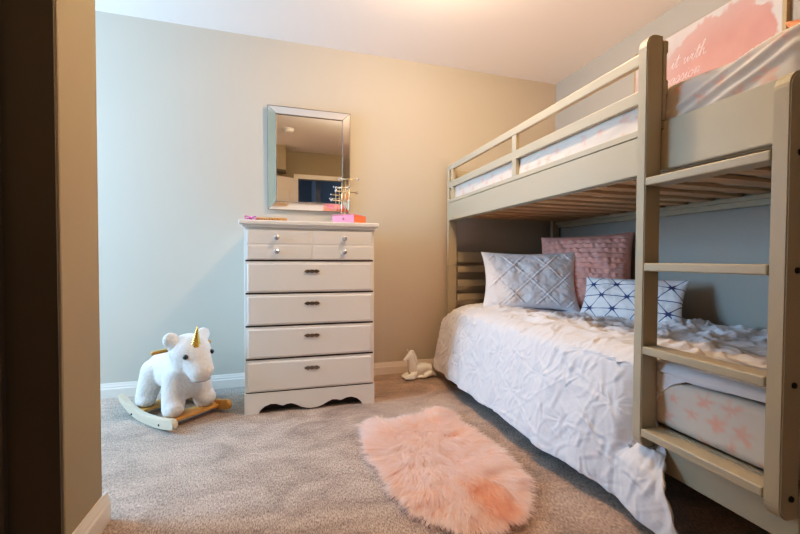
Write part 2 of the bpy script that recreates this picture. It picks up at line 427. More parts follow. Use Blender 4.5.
js = new_empty('jewellery_stand', (.372, 2.60, TZ + .0005))
tag(js, 'thin champagne metal jewellery stand with crystal tipped bars in front of the mirror corner', 'jewellery stand')
obj('stand_base', box(-.045, .045, -.03, .03, 0, .012, .003), M['champagne'], js)
for x, y, h in ((-.030, 0, .305), (-.004, .010, .335), (.020, -.006, .335)):
    bm = bmesh.new(); tube(bm, [(x, y, .01), (x, y, h)], .0042, 8); obj('upright', bm, M['champagne'], js, True)
for (x0, y0, x1, y1, z) in ((-.045, .012, .080, -.012, .333), (-.072, -.012, .078, .012, .245), (-.066, .02, .012, -.02, .272), (-.102, -.02, .016, .012, .180)):
    bm = bmesh.new(); tube(bm, [(x0, y0, z), (x1, y1, z)], .0038, 8); br = obj('cross_bar', bm, M['champagne'], js, True)
    for p in ((x0, y0, z), (x1, y1, z)):
        bm = bmesh.new(); ball(bm, p, .0095); obj('crystal_tip', bm, M['crystal'], br, True)

bow = new_empty('ribbon_bow', (-.218, 2.305, TZ + .001))
tag(bow, 'small magenta ribbon bow lying on the left end of the dresser top', 'bow')
for s in (-1, 1):
    bm = bmesh.new(); n = 14; P = []
    for k in range(n + 1):
        t = k / n * 2 * pi; P.append((s * (.004 + .028 * (1 - cos(t)) / 2), .006 * sin(t), .013 + .014 * sin(t) * (1 - cos(t)) / 2))
    for k in range(n):
        a, b_ = P[k], P[k + 1]; wa, wb = .006 + .016 * abs(a[0]) / .03, .006 + .016 * abs(b_[0]) / .03
        q = [bm.verts.new(v) for v in ((a[0], a[1] - wa, a[2] + .002), (b_[0], b_[1] - wb, b_[2] + .002), (b_[0], b_[1] + wb, b_[2]), (a[0], a[1] + wa, a[2]))]; bm.faces.new(q)
    bmesh.ops.remove_doubles(bm, verts=bm.verts, dist=.0005)
    o = obj('ribbon_loop', bm, M['magenta'], bow, True); md = o.modifiers.new('s', 'SOLIDIFY'); md.thickness = .0015
bm = bmesh.new(); ball(bm, (0, 0, .012), .010, scale=(.8, 1, 1)); obj('ribbon_knot', bm, M['magenta'], bow, True)

bd = new_empty('beaded_bracelet', (-.105, 2.315, TZ + .001))
tag(bd, 'tan beaded bracelet lying flat on the dresser top beside the magenta bow', 'bracelet')
bm = bmesh.new()
for k in range(34):
    t = k / 34 * 2 * pi; ball(bm, (.080 * cos(t), .028 * sin(t), .0095), .0095, 8, 6)
obj('bead_loop', bm, M['tan'], bd, True)

# ------------------------------------------------------------------ bunk bed
BO = (1.72, 1.66, 0)
bed = new_empty('bunk_bed', BO)
tag(bed, 'greige painted wooden bunk bed with ladder and guard rail along the right wall', 'bunk bed')
def bp(name, bm, m=None, parent=None, smooth=False): return obj(name, bm, m or M['bed'], parent or bed, smooth, BO)
BX0, BX1 = 1.197, 2.240            # outer faces of the long sides
FY0, FY1 = 2.722, 2.757           # far posts
NY0, NY1 = .555, .590             # near posts
for (x0, x1, y0, y1, zt) in ((BX0, BX0 + .072, FY0, FY1, 1.638), (BX1 - .072, BX1, FY0, FY1, 1.638), (BX0 + .012, BX0 + .084, NY0, NY1, 1.638), (BX1 - .072, BX1, NY0, NY1, 1.638)):
    bm = bmesh.new(); bx(bm, x0, x1, y0, y1, 0, .852, .004); bx(bm, x0, x1, y0, y1, .854, zt, .004)
    bp('post', bm)
RX = .024
bp('upper_side_rail', prism([(NY1 + .001, 1.202), (FY0 - .001, 1.202), (FY0 - .001, 1.338), (.962, 1.338), (.962, 1.364), (NY1 + .001, 1.364)], 'x', BX0, BX0 + RX, .003))
bp('upper_side_rail', box(BX1 - RX, BX1, NY1 + .001, FY0 - .001, 1.17, 1.338, .003))
bp('upper_end_rail', box(BX0 + .073, BX1 - .073, FY0 + .004, FY1 - .004, 1.26, 1.40, .003))
bp('upper_end_rail', box(BX0 + .073, BX1 - .073, FY0 + .004, FY1 - .004, 1.50, 1.60, .003))
bp('upper_end_rail', box(BX0 + .085, BX1 - .073, NY0 + .004, NY1 - .004, 1.202, 1.338, .003))
bp('lower_side_rail', box(BX0 + .003, BX0 + RX, NY1 + .001, FY0 - .001, .187, .333, .003))
bp('lower_side_rail', box(BX1 - RX, BX1, NY1 + .001, FY0 - .001, .187, .325, .003))
# guard rail
bp('guard_rail', box(BX0, BX0 + RX, .963, FY0 - .001, 1.340, 1.366, .003))
bp('guard_rail', box(BX0, BX0 + RX, .963, FY0 - .001, 1.592, 1.636, .006, 3))
bp('guard_rail', box(BX0 + .002, BX0 + RX, .963, FY0 - .001, 1.457, 1.505, .004))
bp('guard_rail_stile', box(BX0 + .001, BX0 + RX, 1.815, 1.855, 1.366, 1.592, .003))
bp('guard_rail_stile', box(BX0 + .001, BX0 + RX, 2.655, 2.69, 1.366, 1.592, .003))
bm = bmesh.new(); bx(bm, BX0 + .001, BX0 + .016, .9635, .998, 1.367, 1.622, .002); bp('guard_rail_stile', bm)
bp('guard_rail', box(BX1 - RX, BX1, NY1 + .001, FY0 - .001, 1.44, 1.49, .003))
# slatted ends of the lower bunk
for y0, y1 in ((FY0 + .008, FY1 - .008), (NY0 + .008, NY1 - .008)):
    for z0, z1 in ((.874, .958), (.794, .846), (.682, .734), (.570, .622), (.44, .50)):
        bp('end_slat', box(BX0 + .085, BX1 - .073, y0, y1, z0, z1, .003))
# mattress slats of both bunks, each one a board
for base, n in ((1.222, 15), (.255, 15)):
    for k in range(n):
        y = .68 + k * (2.62 - .68) / (n - 1)
        bp('mattress_slat', box(BX0 + RX + .001, BX1 - RX - .001, y - .034, y + .034, base, base + .017, .002), M['slat'])
    bp('slat_ledge', box(BX0 + RX, BX0 + RX + .022, NY1, FY0, base - .022, base - .001))
    bp('slat_ledge', box(BX1 - RX - .022, BX1 - RX, NY1, FY0, base - .022, base - .001))
# ladder
LX0, LX1 = 1.128, 1.196
def ladder_post(y0, y1, zb, zt):
    r = .042; P = []
    for k in range(7):
        a = pi - k / 6 * pi / 2; P.append((LX0 + r + r * cos(a), zt - r + r * sin(a)))
    P += [(LX1, zt), (LX1, zb)]
    for k in range(7):
        a = -pi / 2 - k / 6 * pi / 2; P.append((LX0 + r + r * cos(a), zb + r + r * sin(a)))
    return prism(P, 'y', y0, y1, .003)
lp1 = bp('ladder_post', ladder_post(.964, .998, .262, 1.648))
lp2 = bp('ladder_post', ladder_post(.591, .626, .264, 1.353))
for z in (1.158, .876, .598, .320):
    bp('ladder_rung', box(LX0 - .001, LX1 - .001, .627, .975 - .0115, z - .0135, z + .0135, .004))
    for lp, y in ((lp2, .5905),):
        bm = bmesh.new(); lathe(bm, [(.0005, 0), (.0075, 0), (.007, .004), (.004, .005), (.0005, .005)], 12, Matrix.Translation((1.165, y, z)) @ Matrix.Rotation(pi / 2, 4, 'X'))
        bp('bolt', bm, M['bolt'], lp)

# ------------------------------------------------------------------ mattresses in printed sheets
def star_field(n, u0, u1, v0, v1, seed, mind):
    r = np.random.default_rng(seed); out = []
    for _ in range(4000):
        p = (r.uniform(u0, u1), r.uniform(v0, v1))
        if all((p[0] - q[0]) ** 2 + (p[1] - q[1]) ** 2 > mind ** 2 for q in out): out.append((*p, r.uniform(0, 6.28), r.uniform(.024, .036)))
        if len(out) >= n: break
    return out
def mattress(name, x0, x1, y0, y1, z0, z1, r, wr, seed, label, slack=0.0):
    W, Hh = x1 - x0, z1 - z0
    # cross-section loop starting mid-bottom and going front side -> top -> back side
    prof = []; arc = lambda cx, cz, a0, a1: [(cx + r * cos(a0 + (a1 - a0) * t / 8), cz + r * sin(a0 + (a1 - a0) * t / 8)) for t in range(9)]
    P = [(x1 - r, z0)] + [(x0 + r, z0)] + arc(x0 + r, z0 + r, -pi / 2, -pi) + arc(x0 + r, z1 - r, pi, pi / 2) + arc(x1 - r, z1 - r, pi / 2, 0) + arc(x1 - r, z0 + r, 0, -pi / 2)
    P = np.array(P); d = np.r_[0, np.cumsum(np.linalg.norm(np.diff(P, axis=0), axis=1))]
    wts = np.interp(d, d, d)
    # dense on the front half of the loop
    s = np.unique(np.r_[np.linspace(0, W * .95, 14), np.linspace(W * .95, W * .95 + Hh + .35, 130), np.linspace(W * .95 + Hh + .35, d[-1], 30)])
    X, Z = np.interp(s, d, P[:, 0]), np.interp(s, d, P[:, 1])
    nu = 300; ys = np.linspace(y0, y1, nu)
    e = np.minimum(ys - y0, y1 - ys); sh = np.where(e < r, 1 - (1 - np.sqrt(np.clip(1 - (1 - e / r) ** 2, 0, 1))) * .6, 1)
    cx, cz = (x0 + x1) / 2, (z0 + z1) / 2
    V = np.zeros((nu, len(s), 3)); 
    ins = (1 - sh)[:, None] * r * 2.0
    V[..., 0] = cx + (X - cx)[None] * (1 - ins / W * 2); V[..., 2] = cz + (Z - cz)[None] * (1 - ins / Hh * 1.2); V[..., 1] = ys[:, None]
    Y, S = np.meshgrid(ys, s - W + r, indexing='ij')
    N = -grid_normals(V); 
    if np.mean(N[:, np.argmin(np.abs(s - (W + Hh / 2))), 0]) > 0: N = -N
    disp = wr * (.5 * fbm(Y * 5, S * 9, 0, seed, 3)) + wr * .6 * (1 - np.abs(fbm(Y * 4 + S * 11, S * 5 - Y * 2, 0, seed + 9, 2))) * .5
    if slack:   # stretched diagonal drag folds near the ladder end
        q = (S - .10) + (Y - .62) * .42
        m_ = sstep(1.25, .8, Y)
        disp = disp + m_ * slack * (np.exp(-((q - .13) / .012) ** 2) + .8 * np.exp(-((q - .17) / .010) ** 2) + .6 * np.exp(-((q - .095) / .012) ** 2) - .35)
    m_edge = sstep(0, .03, e)[:, None]
    V = V + N * (disp * m_edge)[..., None]
    col = np.ones(V.shape) * np.array([.70, .645, .575])
    for (py, ps, a, rad) in star_field(420, y0, y1, -.12, Hh + .5, seed, .062):
        dy, ds = Y - py, S - ps; rr = np.hypot(dy, ds); th = np.arctan2(ds, dy) + a
        arm = rad * (.30 + .62 * np.abs(np.cos(2.5 * th)) ** 1.3 + .35 * vnoise(Y * 45 + py * 9, S * 45, 0, 17))
        k = sstep(1.25, .3, rr / np.maximum(arm, .004))[..., None] * (.75 + .25 * fbm(Y * 60, S * 60, 0, 5, 2))[..., None]
        col = col * (1 - .6 * k) + .6 * k * np.array([.84, .33, .22])
    me = grid_mesh(name, V, np.clip(col, 0, 1))
    bm = bmesh.new(); bm.from_mesh(me)
    bm.verts.ensure_lookup_table(); nv = len(s)
    for ring in (range(nv), range((nu - 1) * nv, nu * nv)):
        try: bm.faces.new([bm.verts[i] for i in ring])
        except Exception: pass
    bmesh.ops.recalc_face_normals(bm, faces=bm.faces)
    bm.to_mesh(me); bm.free()
    o = link(name, me, M['sheet'], None, True)
    return tag(o, label, 'mattress', 'bunk mattresses')
mattress('lower_mattress', 1.207, 2.20, .60, 2.70, .336, .508, .03, .010, 3, 'coral starfish print mattress on the lower bunk under the white duvet')
mattress('upper_mattress', 1.226, 2.205, .60, 2.70, 1.240, 1.500, .05, .010, 11, 'coral starfish print mattress on the upper bunk behind the guard rail', slack=.018)

# ------------------------------------------------------------------ duvet
def make_duvet():
    nu, nt, ns = 420, 140, 140
    ztop, xe = .548, 1.225
    YF_ = 2.655
    hang = .52
    Lt = 2.19 - xe
    t = np.r_[np.linspace(-Lt, -.001, nt), np.linspace(0, hang + .08, ns)]      # across: negative = top, positive = down the side
    u = np.linspace(0, 1, nu)
    zrow = ztop - .52 * np.clip(t, 0, None) / (hang + .08)                       # nominal height of the row
    yedge = np.interp(zrow[::-1], [.0, .06, .12, .16, .20, .27, .32, .36, .42, .46, .483, .492, .51, .60], [.80, .82, .848, .872, .900, .945, .975, .985, .955, .91, .86, .66, .61, .61])[::-1]
    U, T = np.meshgrid(u, t, indexing='ij'); YE = np.broadcast_to(yedge, U.shape)
    Y = .61 + (YF_ - .61) * U + (YE - .61) * (1 - U) ** 4
    s = np.clip(T, 0, None); sN = s / (hang + .08)
    zh = np.interp(Y, [.80, .95, 1.05, 1.27, 1.6, 2.1, 2.55, 2.7], [.015, .030, .050, .062, .085, .075, .058, .055])
    reach = (ztop - .012 - zh) * (1 + .02 * fbm(Y * 5, 0, 0, 4, 2))
    z = ztop - reach * np.clip(sN, 0, 1) ** 1.15
    out = .055 * sstep(0, .13, sN) + .140 * sN ** .62
    out = out * (.62 + .38 * sstep(1.02, 1.5, Y)) * (1 - .14 * sstep(2.2, 2.6, Y) * sN)
    free = np.maximum(sstep(1.00, 1.075, Y), .9 * sstep(.275, .19, z))
    out = out * free + .030 * (1 - free)
    X = np.where(T < 0, xe + (-T), xe - out)
    # crown of the top: slopes gently down into the drop
    Z = np.where(T < 0, ztop - .012 + .010 * sstep(0, -.12, T) - .022 * sstep(-.12, -.45, T), z - .012 * (1 - sstep(0, .15, sN)))
    up = .03 * sstep(2.62, 2.4, Y)
    Z = Z + np.where(T < 0, up, up * (1 - sstep(0, .3, sN)))
    # far end rolls down and inward towards the headboard side
    fe = sstep(2.52, 2.655, Y)
    Z = Z - np.where(T < 0, .05 * fe, .05 * fe * (1 - sN))
    X = X + np.where(T >= 0, .03 * fe * (1 - sstep(.0, .2, sN)), 0)
    ker = np.ones(11) / 11
    def soften(A):
        for _ in range(3):
            P_ = np.pad(A, ((0, 0), (5, 5)), mode='reflect', reflect_type='odd'); A = np.apply_along_axis(lambda r_: np.convolve(r_, ker, 'valid'), 1, P_)
        return A
    wgt = np.exp(-(T / .16) ** 2)
    X = X * (1 - wgt) + soften(X) * wgt; Z = Z * (1 - wgt) + soften(Z) * wgt
    V = np.stack([X, Y, Z], -1)
    N = grid_normals(V)
    if N[nu // 2, 20, 2] < 0: N = -N
    # pintucks: pinched stars on a diamond lattice, with creases radiating from each
    a = .36
    D = np.zeros_like(X); best = np.full(X.shape, 9.0)
    W_ = T + .02 * fbm(Y * 3, T * 3, 0, 21, 2); Yw = Y + .02 * fbm(Y * 3, T * 3, 0, 22, 2)
    rr = np.random.default_rng(5)
    for i in range(-1, 18):
        for j in range(-6, 6):
            py = .55 + i * a * .5; pt = j * a + (a / 2 if i % 2 else 0) + .06
            if pt < -1.1 or pt > .75: continue
            dy, dt = Yw - py, W_ - pt; d = np.hypot(dy, dt); th = np.arctan2(dt, dy)
            best = np.minimum(best, d)
            k = int(rr.integers(7, 10)); ph = rr.uniform(0, 6.28)
            D += .0026 * np.sin(k * th + ph + 1.2 * np.sin(2 * th)) * np.exp(-d / .06) * sstep(.006, .03, d)
            D += .0016 * np.sin((k * 2 + 1) * th + ph * 2) * np.exp(-d / .055) * sstep(.01, .04, d)
    D += .009 * (1 - np.exp(-(best / .035) ** 2)) - .008
    # tuck lines between the stars
    for sg in (1, -1):
        q = (Yw * 2 / a + sg * W_ * 2 / a) 
        q = (q - np.round(q / 2) * 2) * a / 2 / 1.4
        D += .0030 * np.exp(-(q / .006) ** 2) * (.4 + .6 * vnoise(Y * 6, T * 6, 0, 31) ** 2)
    # crumples
    rid = 1 - np.abs(fbm(Y * 7, T * 6, 0, 41, 3)); 
    D += .010 * (rid - .6) * np.where(T < 0, 1.5, .55)
    rid2 = (1 - np.abs(vnoise(Y * 11 + T * 5, T * 13 - Y * 4, 0, 51))) ** 4
    rid3 = (1 - np.abs(vnoise(Y * 17 - T * 9, T * 15 + Y * 8, 0, 53))) ** 5; D += .006 * rid3 * sstep(-.05, -.2, T)
    # single creases: a soft ridge along a short bent stroke each
    R = np.random.default_rng(77)
    def stroke(py, pt, ang, ln, wd_, amp, bend):
        nonlocal D
        m = (np.abs(Y - py) < ln) & (np.abs(T - pt) < ln)
        if not m.any(): return
        dy, dt = Y[m] - py, T[m] - pt
        a_ = dy * cos(ang) + dt * sin(ang); c_ = -dy * sin(ang) + dt * cos(ang) + bend * a_ * a_ / ln
        D[m] += amp * np.exp(-(a_ / (ln * .45)) ** 2) * (np.exp(-(c_ / wd_) ** 2) - .45 * np.exp(-((c_ - 1.7 * wd_) / wd_) ** 2))
    for _ in range(420):
        ang = pi / 2 + R.normal(.12, .42)
        stroke(R.uniform(.8, 2.7), R.uniform(-.08, .60), ang, R.uniform(.06, .20), R.uniform(.005, .012), R.uniform(.0012, .0046), R.normal(0, .5))
    for _ in range(60):
        stroke(R.uniform(.9, 2.7), R.uniform(0, .60), R.uniform(0, pi), R.uniform(.05, .12), R.uniform(.006, .012), R.uniform(.0015, .004), R.normal(0, .6))
    for _ in range(420):
        py = R.uniform(.6, 2.4)
        stroke(py, R.uniform(-.95, -.06), R.uniform(0, pi), R.uniform(.07, .22), R.uniform(.009, .022), R.uniform(.004, .013) * (1 if py < 1.9 else .6), R.normal(0, .7))
    # hanging folds
    fold = np.sin(Y * 26 + 2.2 * fbm(Y * 2.5, T * 1.2, 0, 61, 2) + 4 * T)
    D += .008 * fold * sstep(.1, 1, sN) * (T > 0)
    D += .012 * fbm(Y * 3.2, T * 2.2, 0, 71, 2) * sstep(.0, .5, sN)
    # edges stay thin, behind the ladder post the cloth is pressed flat
    damp = np.where((T > 0) & (z > .25), .25 + .75 * sstep(1.0, 1.15, Y), 1)
    D = D * damp
    V = V + N * D[..., None]
    lim = np.where((Y < 1.006) & (Y > .955) & (V[..., 2] > .262) & (T > -.08), 1.1985, -9)              # never in front of the rear face of the ladder
    V[..., 0] = np.maximum(V[..., 0], lim)
    V[..., 2] = np.maximum(V[..., 2], .012)
    V[..., 0] = np.where(V[..., 2] < .62, np.minimum(V[..., 0], 2.195), V[..., 0])
    me = grid_mesh('duvet', V)
    o = link('duvet', me, M['duvet'], None, True)
    md = o.modifiers.new('thick', 'SOLIDIFY'); md.thickness = .012; md.offset = -1 if N[nu // 2, 20, 2] > 0 else 1
    tag(o, 'white pintuck duvet draped over the lower bunk and hanging to the carpet', 'duvet')
make_duvet()

# ------------------------------------------------------------------ pillows
def pillow(name, w, h, th, m, label, cat, base, yaw, lean, dispf=None, colf=None, nu=150, nv=110, roll=0, pinch=.07):
    """base = middle of the lower edge; the front faces local -y"""
    u = np.sin(np.linspace(-pi / 2, pi / 2, nu)); u = .5 * u + .5 * np.linspace(-1, 1, nu)
    v = np.sin(np.linspace(-pi / 2, pi / 2, nv)); v = .5 * v + .5 * np.linspace(-1, 1, nv)
    U, Vv = np.meshgrid(u, v, indexing='ij')
    X = w / 2 * U * (1 - pinch * (1 - Vv ** 2)); Z = h / 2 * Vv * (1 - pinch * (1 - U ** 2))
    T = th / 2 * (np.clip((1 - U ** 2) * (1 - Vv ** 2), 0, 1)) ** .42
    sag = .035 * h * fbm(U * 1.5, Vv * 1.5, 0, int(w * 1000), 2) * (1 - U ** 2) * (1 - Vv ** 2)
    ed = sstep(0, .25, (1 - np.abs(U)) * 1.0) * sstep(0, .25, 1 - np.abs(Vv))
    d = dispf(X, Z, U, Vv) * ed if dispf else 0
    wr = .006 * fbm(X * 16, Z * 16, 0, 91, 3) * ed + .006 * (1 - np.abs(fbm(X * 9 + Z * 5, Z * 9, 0, 93, 2))) * ed
    Fm = np.stack([X, -T - d - wr - sag, Z], -1); B = np.stack([X, T, Z], -1)
    me = bpy.data.meshes.new(name)
    idx = np.arange(nu * nv).reshape(nu, nv)
    bidx = idx + nu * nv
    bidx[0, :] = idx[0, :]; bidx[-1, :] = idx[-1, :]; bidx[:, 0] = idx[:, 0]; bidx[:, -1] = idx[:, -1]
    fq = np.stack([idx[:-1, :-1], idx[1:, :-1], idx[1:, 1:], idx[:-1, 1:]], -1).reshape(-1, 4)
    bq = np.stack([bidx[:-1, :-1], bidx[:-1, 1:], bidx[1:, 1:], bidx[1:, :-1]], -1).reshape(-1, 4)
    P = np.vstack([Fm.reshape(-1, 3), B.reshape(-1, 3)]); P[:, 2] += h / 2
    R = np.array((Matrix.Rotation(-lean, 3, 'X') @ Matrix.Rotation(roll, 3, 'Y')))
    P = P @ R.T
    me.from_pydata(P.tolist(), [], np.vstack([fq, bq]).tolist()); me.update()
    if colf is not None:
        c = colf(X, Z).reshape(-1, 3); set_cols(me, np.vstack([c, np.ones_like(c) * c.max(0)]))
    bm = bmesh.new(); bm.from_mesh(me); bmesh.ops.delete(bm, geom=[v_ for v_ in bm.verts if not v_.link_faces], context='VERTS'); bm.to_mesh(me); bm.free()
    o = link(name, me, m, None, True); o.location = base; o.rotation_euler = (0, 0, yaw)
    return tag(o, label, cat, None if name == 'bed_pillow' else 'pillows on the lower bunk')
def yaw_of(bl, br): return atan2(br[1] - bl[1], br[0] - bl[0])
def diamond(X, Z, U, V):
    a, b_ = .215, .20
    p, q = X / a + Z / b_, X / a - Z / b_; D = 0
    rs = []
    for s in (p, q):
        r_ = (s - np.round(s)); rs.append(r_); D = D + .007 * np.exp(-(r_ / .030) ** 2) - .003 * np.exp(-((np.abs(r_) - .06) / .03) ** 2)
    D = D + .004 * np.abs(np.sin(pi * p) * np.sin(pi * q))
    return D + .003 * np.sin(30 * p) * np.exp(-(rs[1] / .22) ** 2) * .5 + .003 * np.sin(31 * q) * np.exp(-(rs[0] / .22) ** 2) * .5
bl, br = (1.300, 2.285), (1.820, 2.05)
pillow('sham_pillow', .65, .42, .14, M['sham'], 'white pillow with a raised diamond pintuck pattern at the head of the lower bunk', 'pillow',
       ((bl[0] + br[0]) / 2, (bl[1] + br[1]) / 2 + .005, .548), yaw_of(bl, br), radians(15), diamond, pinch=.10)
def ruffle(X, Z, U, V):
    ph = Z / .036 + .12 * np.sin(X * 12) 
    saw = ph - np.floor(ph)
    return .011 * saw ** 1.5 + .005 * np.sin(X * 120 + 6 * vnoise(X * 8, np.floor(ph) * 3.1, 0, 3) + Z * 40) * saw
bl, br = (1.735, 2.285), (2.070, 1.865)
pillow('throw_pillow', .60, .55, .19, M['pinkp'], 'dusty pink square pillow with gathered ruffle rows behind the white pillow', 'pillow',
       ((bl[0] + br[0]) / 2, (bl[1] + br[1]) / 2, .552), yaw_of(bl, br), radians(17), ruffle, roll=radians(-2))
def lattice(X, Z):
    D = np.full(X.shape, 9.0); a, hh = .135, .078; dots = np.full(X.shape, 9.0)
    def seg(x0, z0, x1, z1):
        dx, dz = x1 - x0, z1 - z0; t = np.clip(((X - x0) * dx + (Z - z0) * dz) / (dx * dx + dz * dz), 0, 1)
        return np.hypot(X - x0 - t * dx, Z - z0 - t * dz)
    for i in range(-4, 5):
        for j in range(-3, 4):
            x = i * a + (a / 2 if j % 2 else 0); z = j * hh
            for (x1, z1) in ((x + a, z), (x + a / 2, z + hh), (x - a / 2, z + hh)):
                D = np.minimum(D, seg(x, z, x1, z1))
            dots = np.minimum(dots, np.hypot(X - x, Z - z))
    wd = .0018 + .0046 * np.exp(-(dots / .017) ** 2)
    k = (1 - sstep(.6, 1.3, D / wd))[..., None]
    return np.array([.88, .88, .90]) * (1 - k) + k * np.array([.075, .095, .21])
bl, br = (1.735, 1.93), (1.985, 1.435)
pillow('lumbar_pillow', .54, .29, .12, M['lumbar'], 'white lumbar pillow printed with navy triangle lattice beside the ladder', 'pillow',
       ((bl[0] + br[0]) / 2 - .005, (bl[1] + br[1]) / 2 + .01, .530), yaw_of(bl, br), radians(28), None, lattice, 260, 150)
pillow('bed_pillow', .50, .30, .13, M['peach'], 'peach orange pillow lying on the upper bunk beyond the printed mattress', 'pillow',
       (1.86, .625, 1.525), radians(0), radians(53), None)

# ------------------------------------------------------------------ framed art on the right wall
AY0, AY1, AZ0, AZ1 = 1.205, 1.985, 1.66, 2.262
art = new_empty('framed_print', (XR, (AY0 + AY1) / 2, AZ0))
tag(art, 'large print with pink watercolour wash and white script on the wall above the upper bunk', 'picture')
AO = (XR, (AY0 + AY1) / 2, AZ0)
for (y0, y1, z0, z1) in ((AY0 - .016, AY0, AZ0 - .016, AZ1 + .016), (AY1, AY1 + .016, AZ0 - .016, AZ1 + .016), (AY0, AY1, AZ1, AZ1 + .004), (AY0, AY1, AZ0 - .016, AZ0)):
    obj('frame_bar', box(XR - .030, XR - .001, y0, y1, z0, z1, .002), M['frame'], art, False, AO)
nu, nv = 200, 150
yy = np.linspace(AY1, AY0, nu); zz = np.linspace(AZ0, AZ1, nv); Yg, Zg = np.meshgrid(yy, zz, indexing='ij')
a_ = (AY1 - Yg) / (AY1 - AY0); c_ = (Zg - AZ0) / (AZ1 - AZ0)
n1 = fbm(Yg * 9, Zg * 9, 0, 201, 5); n2 = fbm(Yg * 28, Zg * 12, 0, 203, 3)
top_edge = .80 + .20 * sstep(.15, .70, a_) + .05 * n1 + .025 * n2
right_edge = .945 + .03 * n1 + .03 * n2 - .09 * sstep(.80, .87, c_) + .05 * sstep(.93, .97, c_)
mk = sstep(.02, -.02, c_ - top_edge) * sstep(.015, -.010, a_ - right_edge)
pale = sstep(.32, -.25, c_ - top_edge + .12) * .75 + .25
soft = sstep(.20, -.05, c_ - top_edge - .02) * sstep(.6, .1, a_)
pink = np.array([.56, .295, .265]); pp = np.array([.64, .44, .40]); wh = np.array([.64, .60, .55])
fade = (sstep(.0, .45, a_))[..., None]
pk = pink * fade + pp * (1 - fade)
pk = pk * (1 + .06 * n1[..., None])
k = np.clip(np.maximum(mk * (.55 + .45 * pale), .55 * soft), 0, 1)[..., None]
col = wh * (1 - k) + pk * k
V = np.stack([np.full(Yg.shape, XR - .022), Yg, Zg], -1)
me = grid_mesh('canvas', V, np.clip(col, 0, 1)); cv = link('canvas', me, M['canvas'], art, True, AO)
md = cv.modifiers.new('s', 'SOLIDIFY'); md.thickness = .015; md.offset = 0
# handwritten script: strokes on a (x right, y up) pad, one unit = x-height
GL = {
 'd': (1.1, [[(.8, .8), (.4, 1.0), (.05, .5), (.3, 0), (.7, .3), (.95, 2.0), (.8, .5), (.95, 0), (1.15, .3)]]),
 'o': (1.0, [[(.5, 1), (.1, .7), (.15, .1), (.5, 0), (.8, .5), (.55, 1), (.7, .75), (1.05, .7)]]),
 'i': (.6, [[(0, .3), (.3, 1), (.2, .2), (.4, 0), (.65, .3)], [(.36, 1.45), (.40, 1.55)]]),
 't': (.7, [[(0, .3), (.45, 2.0), (.3, .2), (.45, 0), (.75, .3)], [(.05, 1.3), (.75, 1.42)]]),
 'w': (1.3, [[(0, .7), (.2, 1), (.2, .2), (.4, 0), (.75, .9), (.75, .2), (.95, 0), (1.25, .95), (1.45, .75)]]),
 'h': (1.1, [[(0, .3), (.55, 2.1), (.4, 2.3), (.25, 1.5), (.15, 0), (.3, .7), (.65, 1), (.7, .3), (.85, 0), (1.15, .3)]]),
 'p': (1.0, [[(0, .3), (.35, 1), (.1, -1.0), (.35, .8), (.7, 1), (.85, .5), (.5, 0), (.3, .2), (.7, 0), (1.05, .3)]]),
 'a': (1.0, [[(.8, .8), (.4, 1), (.1, .4), (.35, 0), (.8, .9), (.75, .2), (.9, 0), (1.1, .3)]]),
 's': (.8, [[(0, .3), (.45, 1.1), (.65, .4), (.4, 0), (.1, .15), (.5, 0), (.85, .3)]]),
 'n': (1.1, [[(0, .3), (.25, 1), (.15, 0), (.35, .8), (.7, 1), (.72, .3), (.85, 0), (1.15, .3)]]),
 ' ': (.8, []),
}
def script(text, y_end, zb, xh, wpen, slant=.25):
    wd = sum(GL[c][0] for c in text); x = 0; bm = bmesh.new()
    for c in text:
        for st in GL[c][1]:
            P = [np.array(p) for p in st]; pts = []
            for i in range(len(P) - 1):
                p0, p1, p2, p3 = P[max(i - 1, 0)], P[i], P[i + 1], P[min(i + 2, len(P) - 1)]
                for t in np.linspace(0, 1, 6)[:-1]:
                    pts.append(.5 * (2 * p1 + (p2 - p0) * t + (2 * p0 - 5 * p1 + 4 * p2 - p3) * t * t + (3 * p1 - p0 - 3 * p2 + p3) * t ** 3))
            pts.append(P[-1])
            tube(bm, [(XR - .0298, y_end + (wd - (x + q[0] + slant * q[1])) * xh, zb + q[1] * xh) for q in pts], wpen, 5)
        x += GL[c][0]
    return bm
obj('script_lettering', script('do it with', 1.545, 2.055, .034, .0016), M['ink'], cv, True, AO)
obj('script_lettering', script('passion', 1.57, 1.965, .034, .0016), M['ink'], cv, True, AO)

